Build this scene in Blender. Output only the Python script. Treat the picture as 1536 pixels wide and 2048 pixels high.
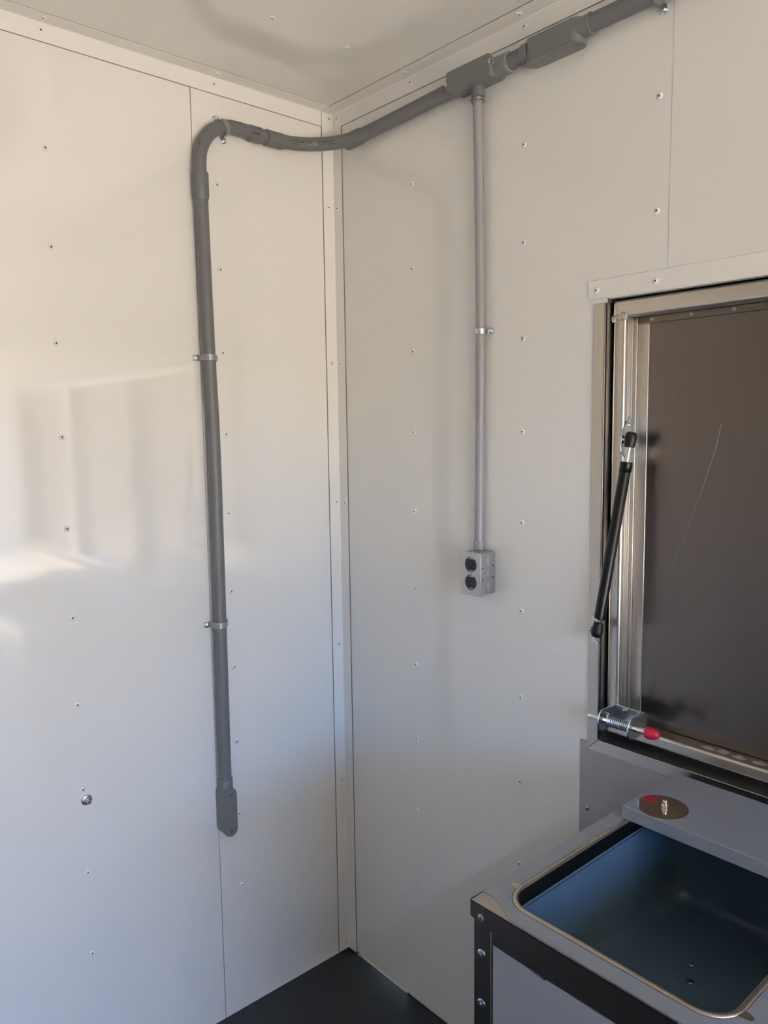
import bpy, bmesh, math, random
from mathutils import Vector, Matrix
random.seed(7)
sc = bpy.context.scene
for o in list(bpy.data.objects):
    bpy.data.objects.remove(o)
C = sc.collection
V = Vector

# ------------------------------------------------------------------ camera
cam_d = bpy.data.cameras.new('camera'); cam = bpy.data.objects.new('camera', cam_d); C.objects.link(cam)
CAM = V((1.75676, -1.37709, 1.59591))
yaw, pitch, roll = math.radians(48.6623), math.radians(6.3189), math.radians(-0.7864)
d = V((-math.sin(yaw) * math.cos(pitch), math.cos(yaw) * math.cos(pitch), -math.sin(pitch)))
rt = V((math.cos(yaw), math.sin(yaw), 0)); up = rt.cross(d)
r2 = math.cos(roll) * rt + math.sin(roll) * up; u2 = -math.sin(roll) * rt + math.cos(roll) * up
cam.matrix_world = Matrix(((r2.x, u2.x, -d.x, CAM.x), (r2.y, u2.y, -d.y, CAM.y), (r2.z, u2.z, -d.z, CAM.z), (0, 0, 0, 1)))
cam_d.sensor_fit = 'HORIZONTAL'; cam_d.sensor_width = 36.0; cam_d.lens = 1550.63 * 36.0 / 1536.0
cam_d.clip_start = 0.02; cam_d.clip_end = 500
sc.camera = cam

# ------------------------------------------------------------------ world, sun, exposure
w = bpy.data.worlds.new('sky'); sc.world = w; w.use_nodes = True
nt = w.node_tree; nt.nodes.clear()
sky = nt.nodes.new('ShaderNodeTexSky'); sky.sky_type = 'NISHITA'; sky.sun_disc = False
sky.sun_elevation = math.radians(42); sky.sun_rotation = math.radians(200)
sky.air_density = 1.0; sky.dust_density = 0.4; sky.ozone_density = 2.5
bg = nt.nodes.new('ShaderNodeBackground'); bg.inputs['Strength'].default_value = 1.35
ow = nt.nodes.new('ShaderNodeOutputWorld')
tint = nt.nodes.new('ShaderNodeMix'); tint.data_type = 'RGBA'; tint.blend_type = 'MULTIPLY'; tint.inputs[0].default_value = 1.0
tint.inputs[7].default_value = (0.75, 1.01, 1.36, 1)      # camera white balance leans cool on skylight
nt.links.new(sky.outputs[0], tint.inputs[6]); nt.links.new(tint.outputs[2], bg.inputs[0]); nt.links.new(bg.outputs[0], ow.inputs[0])
SUN_FROM = V((-0.15, 0.74, 0.65)).normalized()       # the closed hatch side faces the sun
sky.sun_rotation = math.atan2(SUN_FROM.x, SUN_FROM.y)
sky.sun_elevation = math.asin(SUN_FROM.z)
sd = bpy.data.lights.new('sun', 'SUN'); so = bpy.data.objects.new('sun', sd); C.objects.link(so)
sd.energy = 44.0; sd.angle = math.radians(0.6); sd.color = (1.0, 0.85, 0.51)
so.rotation_euler = (-SUN_FROM).to_track_quat('-Z', 'Y').to_euler()
so.location = (0, 8, 8)
sc.view_settings.view_transform = 'Standard'; sc.view_settings.look = 'None'
sc.view_settings.gamma = 1.0; sc.view_settings.use_curve_mapping = False
sc.cycles.use_adaptive_sampling = False
sc.cycles.caustics_reflective = False; sc.cycles.caustics_refractive = False
sc.cycles.use_guiding = False
sc.cycles.max_bounces = 8; sc.cycles.diffuse_bounces = 5; sc.cycles.glossy_bounces = 4
sc.cycles.sample_clamp_indirect = 6.0
def portal(name, loc, rot, sx, sy):                  # marks an open doorway for the sky sampling; gives off no light
    a = bpy.data.lights.new(name, 'AREA'); a.shape = 'RECTANGLE'; a.size = sx; a.size_y = sy; a.cycles.is_portal = True
    o = bpy.data.objects.new(name, a); C.objects.link(o); o.location = loc; o.rotation_euler = rot
portal('rear_doorway_portal', (4.47, -1.2, 1.10), (0, math.radians(90), 0), 2.20, 2.20)
sc.view_settings.exposure = 1.27

# ------------------------------------------------------------------ materials
def mat(name, col, rough=0.5, metal=0.0, spec=0.5, bump=0.0, bscale=40, var=0.0, vscale=8, aniso=0.0, stretch=None, rvar=0.0, coat=0.0):
    m = bpy.data.materials.new(name); m.use_nodes = True
    n = m.node_tree.nodes; l = m.node_tree.links
    b = n['Principled BSDF']
    b.inputs['Base Color'].default_value = (*col, 1); b.inputs['Roughness'].default_value = rough
    b.inputs['Metallic'].default_value = metal; b.inputs['Specular IOR Level'].default_value = spec
    b.inputs['Coat Weight'].default_value = coat; b.inputs['Coat Roughness'].default_value = 0.06
    tc = n.new('ShaderNodeTexCoord'); src = tc.outputs['Object']
    if stretch:
        mp = n.new('ShaderNodeMapping'); mp.inputs['Scale'].default_value = stretch
        l.new(src, mp.inputs[0]); src = mp.outputs[0]
    if var:
        t = n.new('ShaderNodeTexNoise'); t.inputs['Scale'].default_value = vscale; t.inputs['Detail'].default_value = 5
        l.new(src, t.inputs['Vector'])
        mx = n.new('ShaderNodeMix'); mx.data_type = 'RGBA'
        mx.inputs[6].default_value = (*[c * (1 - var) for c in col], 1); mx.inputs[7].default_value = (*[min(1, c * (1 + var)) for c in col], 1)
        l.new(t.outputs['Fac'], mx.inputs[0]); l.new(mx.outputs[2], b.inputs['Base Color'])
        if rvar:
            mr = n.new('ShaderNodeMapRange'); mr.inputs[3].default_value = max(0.02, rough - rvar); mr.inputs[4].default_value = rough + rvar
            l.new(t.outputs['Fac'], mr.inputs[0]); l.new(mr.outputs[0], b.inputs['Roughness'])
    if bump:
        t2 = n.new('ShaderNodeTexNoise'); t2.inputs['Scale'].default_value = bscale; t2.inputs['Detail'].default_value = 3
        l.new(src, t2.inputs['Vector'])
        bp = n.new('ShaderNodeBump'); bp.inputs['Strength'].default_value = bump; bp.inputs['Distance'].default_value = 0.01
        l.new(t2.outputs['Fac'], bp.inputs['Height']); l.new(bp.outputs[0], b.inputs['Normal'])
    return m

M = {}
M['wall'] = mat('white_painted_sheet', (0.76, 0.74, 0.70), 0.06, spec=0.95, bump=0.012, bscale=2.2, var=0.012, vscale=1.5)
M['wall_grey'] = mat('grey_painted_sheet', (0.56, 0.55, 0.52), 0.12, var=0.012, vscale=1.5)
M['trim'] = mat('white_painted_angle', (0.77, 0.75, 0.71), 0.22, var=0.02, vscale=12)
M['core'] = mat('wall_core', (0.10, 0.095, 0.09), 0.8)
M['rivet'] = mat('white_rivet_paint', (0.78, 0.77, 0.74), 0.35)
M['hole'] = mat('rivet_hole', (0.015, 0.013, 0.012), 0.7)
M['floor'] = mat('charcoal_floor_coating', (0.020, 0.022, 0.025), 0.42, bump=0.08, bscale=90, var=0.2, vscale=14)
M['pvc'] = mat('grey_pvc', (0.148, 0.150, 0.152), 0.42, bump=0.02, bscale=160, var=0.06, vscale=14)
M['pvc_light'] = mat('pale_grey_pvc', (0.29, 0.285, 0.30), 0.22, var=0.04, vscale=20)
M['pvc_box'] = mat('moulded_grey_pvc', (0.170, 0.176, 0.172), 0.38, bump=0.02, bscale=120, var=0.04, vscale=18)
M['ink'] = mat('black_print', (0.012, 0.011, 0.012), 0.6)
M['zinc'] = mat('zinc_plated_steel', (0.60, 0.65, 0.68), 0.24, 1.0, var=0.08, vscale=60)
M['strap'] = mat('grey_strap', (0.33, 0.33, 0.34), 0.32, 0.55)
M['brass'] = mat('brass_screw', (0.36, 0.26, 0.12), 0.35, 1.0)
M['alu'] = mat('mill_aluminium', (0.57, 0.525, 0.47), 0.30, 1.0, var=0.09, vscale=9, rvar=0.06, stretch=(8, 8, 0.6))
M['alu_h'] = mat('mill_aluminium_rail', (0.62, 0.575, 0.515), 0.30, 1.0, var=0.09, vscale=9, rvar=0.06, stretch=(0.6, 8, 8))
M['alu_dull'] = mat('smudged_aluminium', (0.50, 0.45, 0.40), 0.38, 1.0, var=0.16, vscale=16, rvar=0.08)
M['steel'] = mat('brushed_steel_sheet', (0.20, 0.172, 0.150), 0.30, 1.0, var=0.05, vscale=6, stretch=(30, 30, 0.8), rvar=0.03)
M['steel_post'] = mat('dark_stainless', (0.20, 0.17, 0.143), 0.30, 1.0, var=0.08, vscale=10, stretch=(2, 2, 12))
M['steel_tan'] = mat('bare_stainless', (0.50, 0.455, 0.405), 0.34, 1.0, var=0.08, vscale=20)
M['disc'] = mat('polished_stainless', (0.46, 0.43, 0.40), 0.08, 1.0)
M['film'] = mat('blue_grey_film', (0.235, 0.245, 0.265), 0.36, var=0.05, vscale=12, bump=0.02, bscale=30)
M['basin'] = mat('film_covered_basin', (0.092, 0.140, 0.186), 0.28, 0.0, var=0.06, vscale=6)
M['black'] = mat('black_plastic', (0.006, 0.006, 0.0065), 0.38, spec=0.35)
M['black_gloss'] = mat('black_enamel', (0.004, 0.004, 0.0045), 0.20, spec=0.3)
M['chrome'] = mat('chrome_rod', (0.72, 0.72, 0.72), 0.12, 1.0)
M['red'] = mat('red_vinyl', (0.62, 0.012, 0.045), 0.38)
M['bakelite'] = mat('brown_receptacle', (0.012, 0.008, 0.006), 0.30)
M['weld'] = mat('weld_bead', (0.52, 0.48, 0.44), 0.34, 1.0, bump=0.8, bscale=260, var=0.25, vscale=120)
M['strip_brown'] = mat('stained_retainer', (0.24, 0.20, 0.165), 0.42, 1.0, var=0.35, vscale=22, stretch=(1, 1, 6))
M['plank'] = mat('tan_bounce_plank', (0.62, 0.46, 0.28), 0.7, var=0.15, vscale=40)
M['ground'] = mat('pale_gravel', (0.50, 0.44, 0.36), 0.9, bump=0.3, bscale=8, var=0.15, vscale=2)
M['blocker'] = mat('tan_blocker', (0.26, 0.21, 0.15), 0.8, var=0.2, vscale=3)
M['joint'] = mat('dirty_joint', (0.17, 0.14, 0.11), 0.8)
M['skin'] = mat('outer_skin', (0.55, 0.54, 0.52), 0.4)
M['adhesive'] = mat('torn_film_residue', (0.36, 0.31, 0.27), 0.6)

# galvanised spangle
def galv():
    m = mat('galvanised_steel', (0.62, 0.65, 0.67), 0.34, 1.0)
    n = m.node_tree.nodes; l = m.node_tree.links; b = n['Principled BSDF']
    tc = n.new('ShaderNodeTexCoord'); v = n.new('ShaderNodeTexVoronoi'); v.inputs['Scale'].default_value = 330
    l.new(tc.outputs['Object'], v.inputs['Vector'])
    r = n.new('ShaderNodeMapRange'); r.inputs[3].default_value = 0.46; r.inputs[4].default_value = 0.60
    l.new(v.outputs['Color'], r.inputs[0])
    cc = n.new('ShaderNodeCombineColor')
    for i in range(3): l.new(r.outputs[0], cc.inputs[i])
    l.new(cc.outputs[0], b.inputs['Base Color'])
    return m
M['galv'] = galv()

# ------------------------------------------------------------------ helpers
OFF = {}
def obj(name, bm, m, parent=None, smooth=False, bevel=0, seg=2, norm=True):
    if norm: bmesh.ops.recalc_face_normals(bm, faces=bm.faces[:])
    me = bpy.data.meshes.new(name)
    off = OFF.get(parent.name, V((0, 0, 0))) if parent else V((0, 0, 0))
    if off.length: bmesh.ops.translate(bm, verts=bm.verts[:], vec=-off)
    bm.to_mesh(me); bm.free()
    for k in ([m] if isinstance(m, str) else m): me.materials.append(M[k])
    o = bpy.data.objects.new(name, me); C.objects.link(o)
    if parent: o.parent = parent; OFF[o.name] = off
    if smooth:
        me.polygons.foreach_set('use_smooth', [True] * len(me.polygons))
        if smooth is not True: me.set_sharp_from_angle(angle=math.radians(smooth))
    if bevel:
        b = o.modifiers.new('bevel', 'BEVEL'); b.width = bevel; b.segments = seg; b.limit_method = 'ANGLE'; b.angle_limit = math.radians(40)
        me.polygons.foreach_set('use_smooth', [True] * len(me.polygons)); me.set_sharp_from_angle(angle=math.radians(35))
        b.harden_normals = False
    return o
def tag(o, label, cat, group=None):
    o['label'] = label; o['category'] = cat
    if group: o['group'] = group
    return o
def thing(name, label, cat, loc, group=None):
    o = bpy.data.objects.new(name, None); C.objects.link(o); o.empty_display_size = 0.02
    o.location = loc; OFF[o.name] = V(loc)
    return tag(o, label, cat, group)
def struct(o): o['kind'] = 'structure'; return o
def B(): return bmesh.new()
def box(bm, x0, x1, y0, y1, z0, z1, mi=0):
    vs = [bm.verts.new((x, y, z)) for x in (x0, x1) for y in (y0, y1) for z in (z0, z1)]
    for f in ((0, 1, 3, 2), (4, 6, 7, 5), (0, 4, 5, 1), (2, 3, 7, 6), (0, 2, 6, 4), (1, 5, 7, 3)):
        bm.faces.new([vs[i] for i in f]).material_index = mi
    return bm
def frame(t):
    t = t.normalized(); a = V((0, 0, 1)) if abs(t.z) < 0.9 else V((1, 0, 0))
    u = t.cross(a).normalized(); return u, t.cross(u).normalized()
def tube(bm, pts, r, seg=20, caps=True, mi=0, close=False):
    pts = [V(p) for p in pts]; n = len(pts); rs = r if isinstance(r, (list, tuple)) else [r] * n
    rings = []; u = None
    for i, p in enumerate(pts):
        a = pts[i - 1] if (i or close) else p; b = pts[(i + 1) % n] if (i < n - 1 or close) else p
        t = (b - a)
        if t.length < 1e-9: t = pts[min(i + 1, n - 1)] - pts[max(i - 1, 0)]
        t.normalize()
        if u is None: u, _ = frame(t)
        u = (u - t * u.dot(t)).normalized(); v = t.cross(u)
        rings.append([bm.verts.new(p + (u * math.cos(k * 2 * math.pi / seg) + v * math.sin(k * 2 * math.pi / seg)) * rs[i]) for k in range(seg)])
    for i in range(n if close else n - 1):
        A, D = rings[i], rings[(i + 1) % n]
        for k in range(seg):
            bm.faces.new((A[k], A[(k + 1) % seg], D[(k + 1) % seg], D[k])).material_index = mi
    if caps and not close:
        bm.faces.new(rings[0][::-1]).material_index = mi; bm.faces.new(rings[-1]).material_index = mi
    return bm
def lathe(bm, p0, ax, prof, seg=20, mi=0, caps=True):
    p0 = V(p0); ax = V(ax).normalized(); u, v = frame(ax); rings = []
    for (t, r) in prof:
        rings.append([bm.verts.new(p0 + ax * t + (u * math.cos(k * 2 * math.pi / seg) + v * math.sin(k * 2 * math.pi / seg)) * max(r, 1e-5)) for k in range(seg)])
    for A, D in zip(rings, rings[1:]):
        for k in range(seg): bm.faces.new((A[k], A[(k + 1) % seg], D[(k + 1) % seg], D[k])).material_index = mi
    if caps:
        bm.faces.new(rings[0][::-1]).material_index = mi; bm.faces.new(rings[-1]).material_index = mi
    return bm
def prism(bm, poly, o, u, v, n, h, mi=0):
    o, u, v, n = V(o), V(u), V(v), V(n)
    a = [bm.verts.new(o + u * x + v * y) for x, y in poly]; b = [bm.verts.new(o + u * x + v * y + n * h) for x, y in poly]
    bm.faces.new(a[::-1]).material_index = mi; bm.faces.new(b).material_index = mi
    for i in range(len(a)):
        j = (i + 1) % len(a); bm.faces.new((a[i], a[j], b[j], b[i])).material_index = mi
    return bm
def rrect(x0, x1, y0, y1, r, k=6):
    out = []
    for cx, cy, a in ((x1 - r, y1 - r, 0), (x0 + r, y1 - r, 90), (x0 + r, y0 + r, 180), (x1 - r, y0 + r, 270)):
        for i in range(k + 1):
            t = math.radians(a + 90 * i / k); out.append((cx + r * math.cos(t), cy + r * math.sin(t)))
    return out
def hexprof(r): return [(r * math.cos(math.radians(60 * i + 30)), r * math.sin(math.radians(60 * i + 30))) for i in range(6)]
def arc(c, a, b, t0, t1, n):
    c, a, b = V(c), V(a), V(b)
    return [c + a * math.cos(t0 + (t1 - t0) * i / n) + b * math.sin(t0 + (t1 - t0) * i / n) for i in range(n + 1)]
def catmull(P, n=8):
    P = [V(p) for p in P]; Q = [P[0] * 2 - P[1]] + P + [P[-1] * 2 - P[-2]]; out = []
    for i in range(1, len(Q) - 2):
        for k in range(n):
            t = k / n; a, b, c, e = Q[i - 1], Q[i], Q[i + 1], Q[i + 2]
            out.append(0.5 * ((2 * b) + (c - a) * t + (2 * a - 5 * b + 4 * c - e) * t * t + (3 * b - a - 3 * c + e) * t ** 3))
    return out + [P[-1]]

# pop rivet, one shared mesh: domed white head with a dark mandrel hole
def rivet_mesh(name, r, h, mats):
    bm = B()
    lathe(bm, (0, 0, -0.0004), (0, 0, 1), [(0, r), (0.0008, r), (0.4 * h + .0004, r * 0.86), (0.85 * h + .0004, r * 0.55), (h + .0004, r * 0.32), (h, r * 0.30)], 12)
    lathe(bm, (0, 0, h - 0.0002), (0, 0, 1), [(0, r * 0.30), (0.0001, r * 0.29)], 10, 1)
    bmesh.ops.recalc_face_normals(bm, faces=bm.faces[:])
    me = bpy.data.meshes.new(name); bm.to_mesh(me); bm.free()
    for k in mats: me.materials.append(M[k])
    me.polygons.foreach_set('use_smooth', [True] * len(me.polygons)); me.set_sharp_from_angle(angle=math.radians(50))
    return me
RIV = rivet_mesh('rivet', 0.0068, 0.0030, ('rivet', 'hole'))
RIV_S = rivet_mesh('steel_rivet', 0.0058, 0.0020, ('alu_dull', 'hole'))
RIV_P = rivet_mesh('pin_head', 0.0036, 0.0016, ('alu_dull', 'alu_dull'))
def rivet(parent, p, n, me=None):
    o = bpy.data.objects.new('rivet', me or RIV); C.objects.link(o)
    o.parent = parent; off = OFF.get(parent.name, V((0, 0, 0)))
    o.location = V(p) - off; o.rotation_euler = V(n).to_track_quat('Z', 'Y').to_euler()
    return o

# ------------------------------------------------------------------ the setting
H = 2.445; W = 2.40; L = 4.40         # inside height, width, length of the trailer body
T = 0.08                              # wall thickness
PX, NX, PY, NY, PZ, NZ = V((1, 0, 0)), V((-1, 0, 0)), V((0, 1, 0)), V((0, -1, 0)), V((0, 0, 1)), V((0, 0, -1))
SH = 0.003                            # sheet thickness: the sheet faces stand at x=0 and y=0

ground = struct(obj('ground', box(B(), -40, 40, -40, 40, -0.75, -0.65), 'ground'))
blocker = struct(obj('horizon_blocker', box(B(), 13.0, 13.3, -22, 16, -0.65, 3.1), 'blocker'))  # unseen wall added outside the doorway to hold back low horizon skylight
floor = struct(obj('floor', box(B(), -T, L + T, -W - T, 0.0, -0.10, 0.0), 'floor'))
# left wall: dark core, two sheets that meet in an open joint, rivets
wl = struct(obj('wall_left', box(B(), -T, -SH, -W - T, T, -0.10, H + 0.1), 'core'))
SEAM = -0.4284
obj('panel', box(B(), -SH - .001, 0, -W, SEAM - 0.0007, 0.001, H), 'wall', wl, bevel=0.0006, seg=1)
obj('panel', box(B(), -SH - .001, 0, SEAM + 0.0007, 0, 0.001, H), 'wall', wl, bevel=0.0006, seg=1)
ZR = [0.3615 + 0.2033 * i for i in range(10)]
for z in ZR:
    rivet(wl, (0, -0.774 + random.uniform(-.001, .001), z), PX)
    rivet(wl, (0, -0.366 + random.uniform(-.001, .001), z), PX)
    rivet(wl, (0, -1.18, z), PX)
    rivet(wl, (0, -1.587, z), PX)
# right wall: core with the hatch opening, a low slot by the corner where daylight comes through
HX0, HX1, HZ0, HZ1 = 0.869, 2.94, 0.930, 1.842
bm = B()
box(bm, 0.0, HX0 - .002, SH, T, 0.012, H + 0.1); box(bm, HX1 + .002, L + T, SH, T, -0.10, H + 0.1)
box(bm, HX0 - .002, HX1 + .002, SH, T, -0.10, HZ0 - .002); box(bm, HX0 - .002, HX1 + .002, SH, T, HZ1 + .002, H + 0.1)
box(bm, -0.0, 0.040, SH, T, -0.10, 0.012); box(bm, 0.262, HX0 - .002, SH, T, -0.10, 0.012)
wr = struct(obj('wall_right', bm, 'core'))
SX = 0.9978
poly = [(0, 0.0105), (0.04, 0.0105), (0.25, 0.004), (SX - .0003, 0.003), (SX - .0003, HZ0), (HX0, HZ0), (HX0, HZ1), (SX - .0003, HZ1), (SX - .0003, H), (0, H)]
obj('panel', prism(B(), poly, (0, SH + .001, 0), PX, PZ, NY, SH + .001), 'wall', wr)
poly = [(SX + .0003, 0.003), (L, 0.003), (L, H), (SX + .0003, H), (SX + .0003, HZ1), (HX1, HZ1), (HX1, HZ0), (SX + .0003, HZ0)]
obj('panel', prism(B(), poly, (0, SH + .001, 0), PX, PZ, NY, SH + .0016), 'wall', wr)
for z in ZR[:-1] + [ZR[-1]]:
    rivet(wr, (0.3125, 0, z - 0.002), NY); rivet(wr, (0.6617, 0, z - 0.002), NY)
    if z > 1.9: rivet(wr, (0.9735, 0, z), NY); rivet(wr, (1.28, 0, z), NY); rivet(wr, (1.58, 0, z), NY); rivet(wr, (1.89, 0, z), NY)
    if z > 0.0: rivet(wr, (3.15, 0, z), NY); rivet(wr, (3.50, 0, z), NY)
# walls behind the photographer with the doorway that lets the daylight in
RY0, RY1, RZ = 0.10, 2.30, 2.20
bm = B(); box(bm, L, L + T, -W - T, -RY1, -0.10, H + 0.1); box(bm, L, L + T, -RY0, T, -0.10, H + 0.1); box(bm, L, L + T, -RY1, -RY0, RZ, H + 0.1)
wrear = struct(obj('wall_rear', bm, 'wall'))
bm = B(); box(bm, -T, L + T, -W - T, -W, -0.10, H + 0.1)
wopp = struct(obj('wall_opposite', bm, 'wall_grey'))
# ceiling of two sheets
ce = struct(obj('ceiling', box(B(), -T, L + T, -W - T, T, H + SH, H + 0.1), 'core'))
CX = 0.690
obj('panel', box(B(), 0, CX - .0007, -W, 0, H, H + SH + .001), 'wall', ce, bevel=0.0006, seg=1)
obj('panel', box(B(), CX + .0007, L, -W, 0, H, H + SH + .001), 'wall', ce, bevel=0.0006, seg=1)
for i in range(11): rivet(ce, (0.3225, -0.008 - 0.1995 * (i + 1), H), NZ)
for k in range(1, 6):
    for i in range(5): rivet(ce, (0.69 + 0.406 * k, -0.2 - 0.4 * i, H), NZ)

# angle trims
def angle(name, p, u, n1, n2, length, leg, t, m='trim'):
    # p: corner start, u: run, n1/n2: the legs lie along n1 and n2
    p, u, n1, n2 = V(p), V(u), V(n1), V(n2)
    poly = [(0, 0), (leg, 0), (leg, t), (t * 2.2, t), (t * 1.3, t * 1.3), (t, t * 2.2), (t, leg), (0, leg)]
    bm = B(); prism(bm, poly, p, n1, n2, u, length)
    return obj(name, bm, m)
TT = 0.0018
t1 = struct(angle('trim_1', (0, -W, H), PY, NZ, PX, W - 0.040, 0.0400, TT))
for y in (-0.026, -0.3655, -0.7695, -1.174, -1.58):
    if y < -0.03: rivet(t1, (TT, y, H - 0.0185), PX)
    rivet(t1, (0.0250, y - .001, H - TT), NZ)
t2 = struct(angle('trim_2', (0.0018, 0, H - 0.0004), PX, NZ, NY, L - 0.002, 0.0405, TT * 1.3))
for x in (0.3145, 0.6635, 1.012, 1.36, 1.71): rivet(t2, (x, -TT * 1.3, H - 0.0195), NY); rivet(t2, (x + .004, -0.0262, H - .0004 - TT * 1.3), NZ)
t3 = struct(angle('trim_3', (0, 0, 0.004), PZ, NY, PX, H - 0.0067, 0.0385, TT * 1.2))
for z, ya, xa in ((2.428, -0.0155, 0.0235), (2.195, -0.0225, 0.0175), (1.7725, -0.0215, 0.021), (1.3815, -0.0165, 0.028), (0.9650, -0.0165, 0.024), (0.5500, -0.0175, 0.0255), (0.031, -0.0175, 0.0245)):
    rivet(t3, (TT * 1.2, ya, z), PX); rivet(t3, (xa, -TT * 1.2, z - .002), NY)
def joint(parent, x0, x1, y0, y1, z0, z1): obj('joint_line', box(B(), x0, x1, y0, y1, z0, z1), 'joint', parent)
J = 0.0013; E_ = 0.0003
joint(t1, -E_, E_, -W, -0.0385, H - 0.0400 - J, H - 0.0400); joint(t1, 0.0400, 0.0400 + J, -W, -0.0405, H - E_, H + E_)
joint(t2, 0.0385, L, -E_, E_, H - 0.0409 - J, H - 0.0409); joint(t2, 0.0018, L, -0.0405 - J, -0.0405, H - E_ - .0004, H + E_)
joint(t3, -E_, E_ + .0016, -0.0385 - J, -0.0385, 0.004, H - 0.0030); joint(t3, 0.0385, 0.0385 + J, -E_ - .0016, E_, 0.004, H - 0.0030)
# header strip over the hatch
t4 = struct(obj('trim_4', box(B(), 0.8275, 2.99, -0.0022, 0.0004, 1.8425, 1.8805), 'trim', bevel=0.0008))
bm = B(); box(bm, 0.8755, 2.93, -0.0022, 0.014, 1.8405, 1.8425); obj('return_lip', bm, 'trim', t4)
for x in (0.8475, 0.9755, 1.28, 1.58, 1.88, 2.19, 2.49, 2.79): rivet(t4, (x, -0.0022, 1.8600), NY)
# tan plank added in the slot at the wall foot to bounce daylight
t5 = struct(obj('bounce_plank', box(B(), 0.041, 0.261, 0.0, 0.075, -0.03, -0.001), 'plank', bevel=0.001))

# ------------------------------------------------------------------ window opening frame (aluminium angle, mitred)
FL = 0.0265
win = struct(bpy.data.objects.new('window_1', None)); C.objects.link(win); OFF[win.name] = V((0.842, 0, 0.904)); win.location = (0.842, 0, 0.904)
# left jamb
prism(bm := B(), [(0.8422, 0.9045), (0.8690, 0.9305), (0.8690, 1.834), (0.8422, 1.834)], (0, 0, 0), PX, PZ, NY, 0.003)
box(bm, 0.8662, 0.8690, -0.003, T, 0.9305, 1.834)
obj('jamb', bm, 'alu', win, bevel=0.0008)
prism(bm := B(), [(2.9655, 0.9045), (2.9390, 0.9305), (2.9390, 1.834), (2.9655, 1.834)], (0, 0, 0), PX, PZ, NY, 0.003)
box(bm, 2.9390, 2.9418, -0.003, T, 0.9305, 1.834)
obj('jamb', bm, 'alu', win, bevel=0.0008)
prism(bm := B(), [(0.8450, 0.9045), (2.9655, 0.9045), (2.9390, 0.9305), (0.8705, 0.9305)], (0, 0, 0), PX, PZ, NY, 0.0034)
box(bm, 0.8690, 2.9390, -0.003, T, 0.9277, 0.9305)
obj('sill', bm, 'alu_h', win, bevel=0.0008)
obj('head', box(B(), 0.8662, 2.9418, 0.0005, T, 1.8430, 1.8458), 'alu_h', win)

# ------------------------------------------------------------------ the hatch itself
hatch = thing('service_hatch', 'closed aluminium service hatch with welded tube frame and dull metal panel', 'hatch', (0.873, 0.018, 0.945))
FY0, FY1 = 0.018, 0.058
X0, X1, Z0, Z1 = 0.8735, 2.9345, 0.9460, 1.8385
SW = 0.0275
obj('stile', box(B(), X0, X0 + SW, FY0, FY1, Z0 + .002, Z1 - 0.034), 'alu', hatch, bevel=0.0055, seg=4)
obj('stile', box(B(), X1 - SW, X1, FY0, FY1, Z0 + .002, Z1 - 0.034), 'alu', hatch, bevel=0.0055, seg=4)
obj('rail', box(B(), X0, X1, FY0 - .0015, FY1, Z1 - 0.0335, Z1), 'alu_h', hatch, bevel=0.0055, seg=4)
obj('rail', box(B(), X0 + .001, X1 - .001, FY0 - .001, FY1, Z0, Z0 + 0.0245), 'alu_h', hatch, bevel=0.0050, seg=4)
obj('mullion', box(B(), 1.440, 1.560, FY0 - 0.012, FY1, Z0 + 0.022, Z1 - 0.033), 'steel_post', hatch, bevel=0.004, seg=3)
obj('mullion', box(B(), 2.180, 2.260, FY0, FY1, Z0 + 0.022, Z1 - 0.033), 'alu', hatch, bevel=0.004, seg=3)
# extrusion ribs on the inner faces of the left stile
for y in (0.030, 0.036, 0.0445): obj('extrusion_rib', box(B(), X0 + SW - .001, X0 + SW + 0.0011, y, y + 0.0022, Z0 + 0.0245, Z1 - 0.034), 'alu', hatch, bevel=0.0005)
# retainer strips against the sheet
for (a, b) in ((X0 + SW, 1.440), (1.560, 2.180), (2.260, X1 - SW)):
    bm = B()
    if a < 1: box(bm, a, a + 0.0065, 0.0515, 0.060, Z0 + 0.0245, Z1 - 0.0345); box(bm, a + 0.0065, a + 0.030, 0.0565, 0.060, Z0 + 0.0245, Z1 - 0.0345)
    elif a < 2: box(bm, b - 0.020, b, 0.0565, 0.060, Z0 + 0.0245, Z1 - 0.0345)
    else: box(bm, b - 0.030, b, 0.0565, 0.060, Z0 + 0.0245, Z1 - 0.0345)
    obj('retainer', bm, 'alu', hatch, bevel=0.001)
    rs = obj('retainer', box(B(), a + 0.004, b - .004, 0.0535, 0.0600, Z1 - 0.0470, Z1 - 0.034), 'strip_brown', hatch, bevel=0.0008)
    x = a + 0.0370
    while x < b - 0.02:
        rivet(rs, (x, 0.0535, Z1 - 0.0395), NY, RIV_P); x += 0.0810
    obj('sheet', box(B(), a, b, 0.0590, 0.0610, Z0 + 0.020, Z1 - 0.03), 'steel', hatch)
obj('outer_skin', box(B(), X0 - 0.05, X1 + 0.05, T + 0.001, T + 0.004, Z0 - 0.07, Z1 + 0.05), 'skin', hatch)
SCR1 = [(1.0814, 0.0589, 1.5941), (1.0725, 0.0589, 1.5475), (1.0621, 0.0589, 1.5142), (1.0498, 0.0589, 1.4709), (1.0333, 0.0589, 1.4263), (1.0126, 0.0589, 1.3675), (0.9922, 0.0589, 1.3132)]
SCR2 = [(1.1223, 0.0589, 1.416), (1.1263, 0.0589, 1.407), (1.1331, 0.0589, 1.3974)]
for pts in (SCR1, SCR2):
    obj('scratch', tube(B(), catmull(pts, 5), [0.00013] * ((len(pts) - 1) * 5 + 1), 5), 'alu_dull', hatch)
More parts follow.
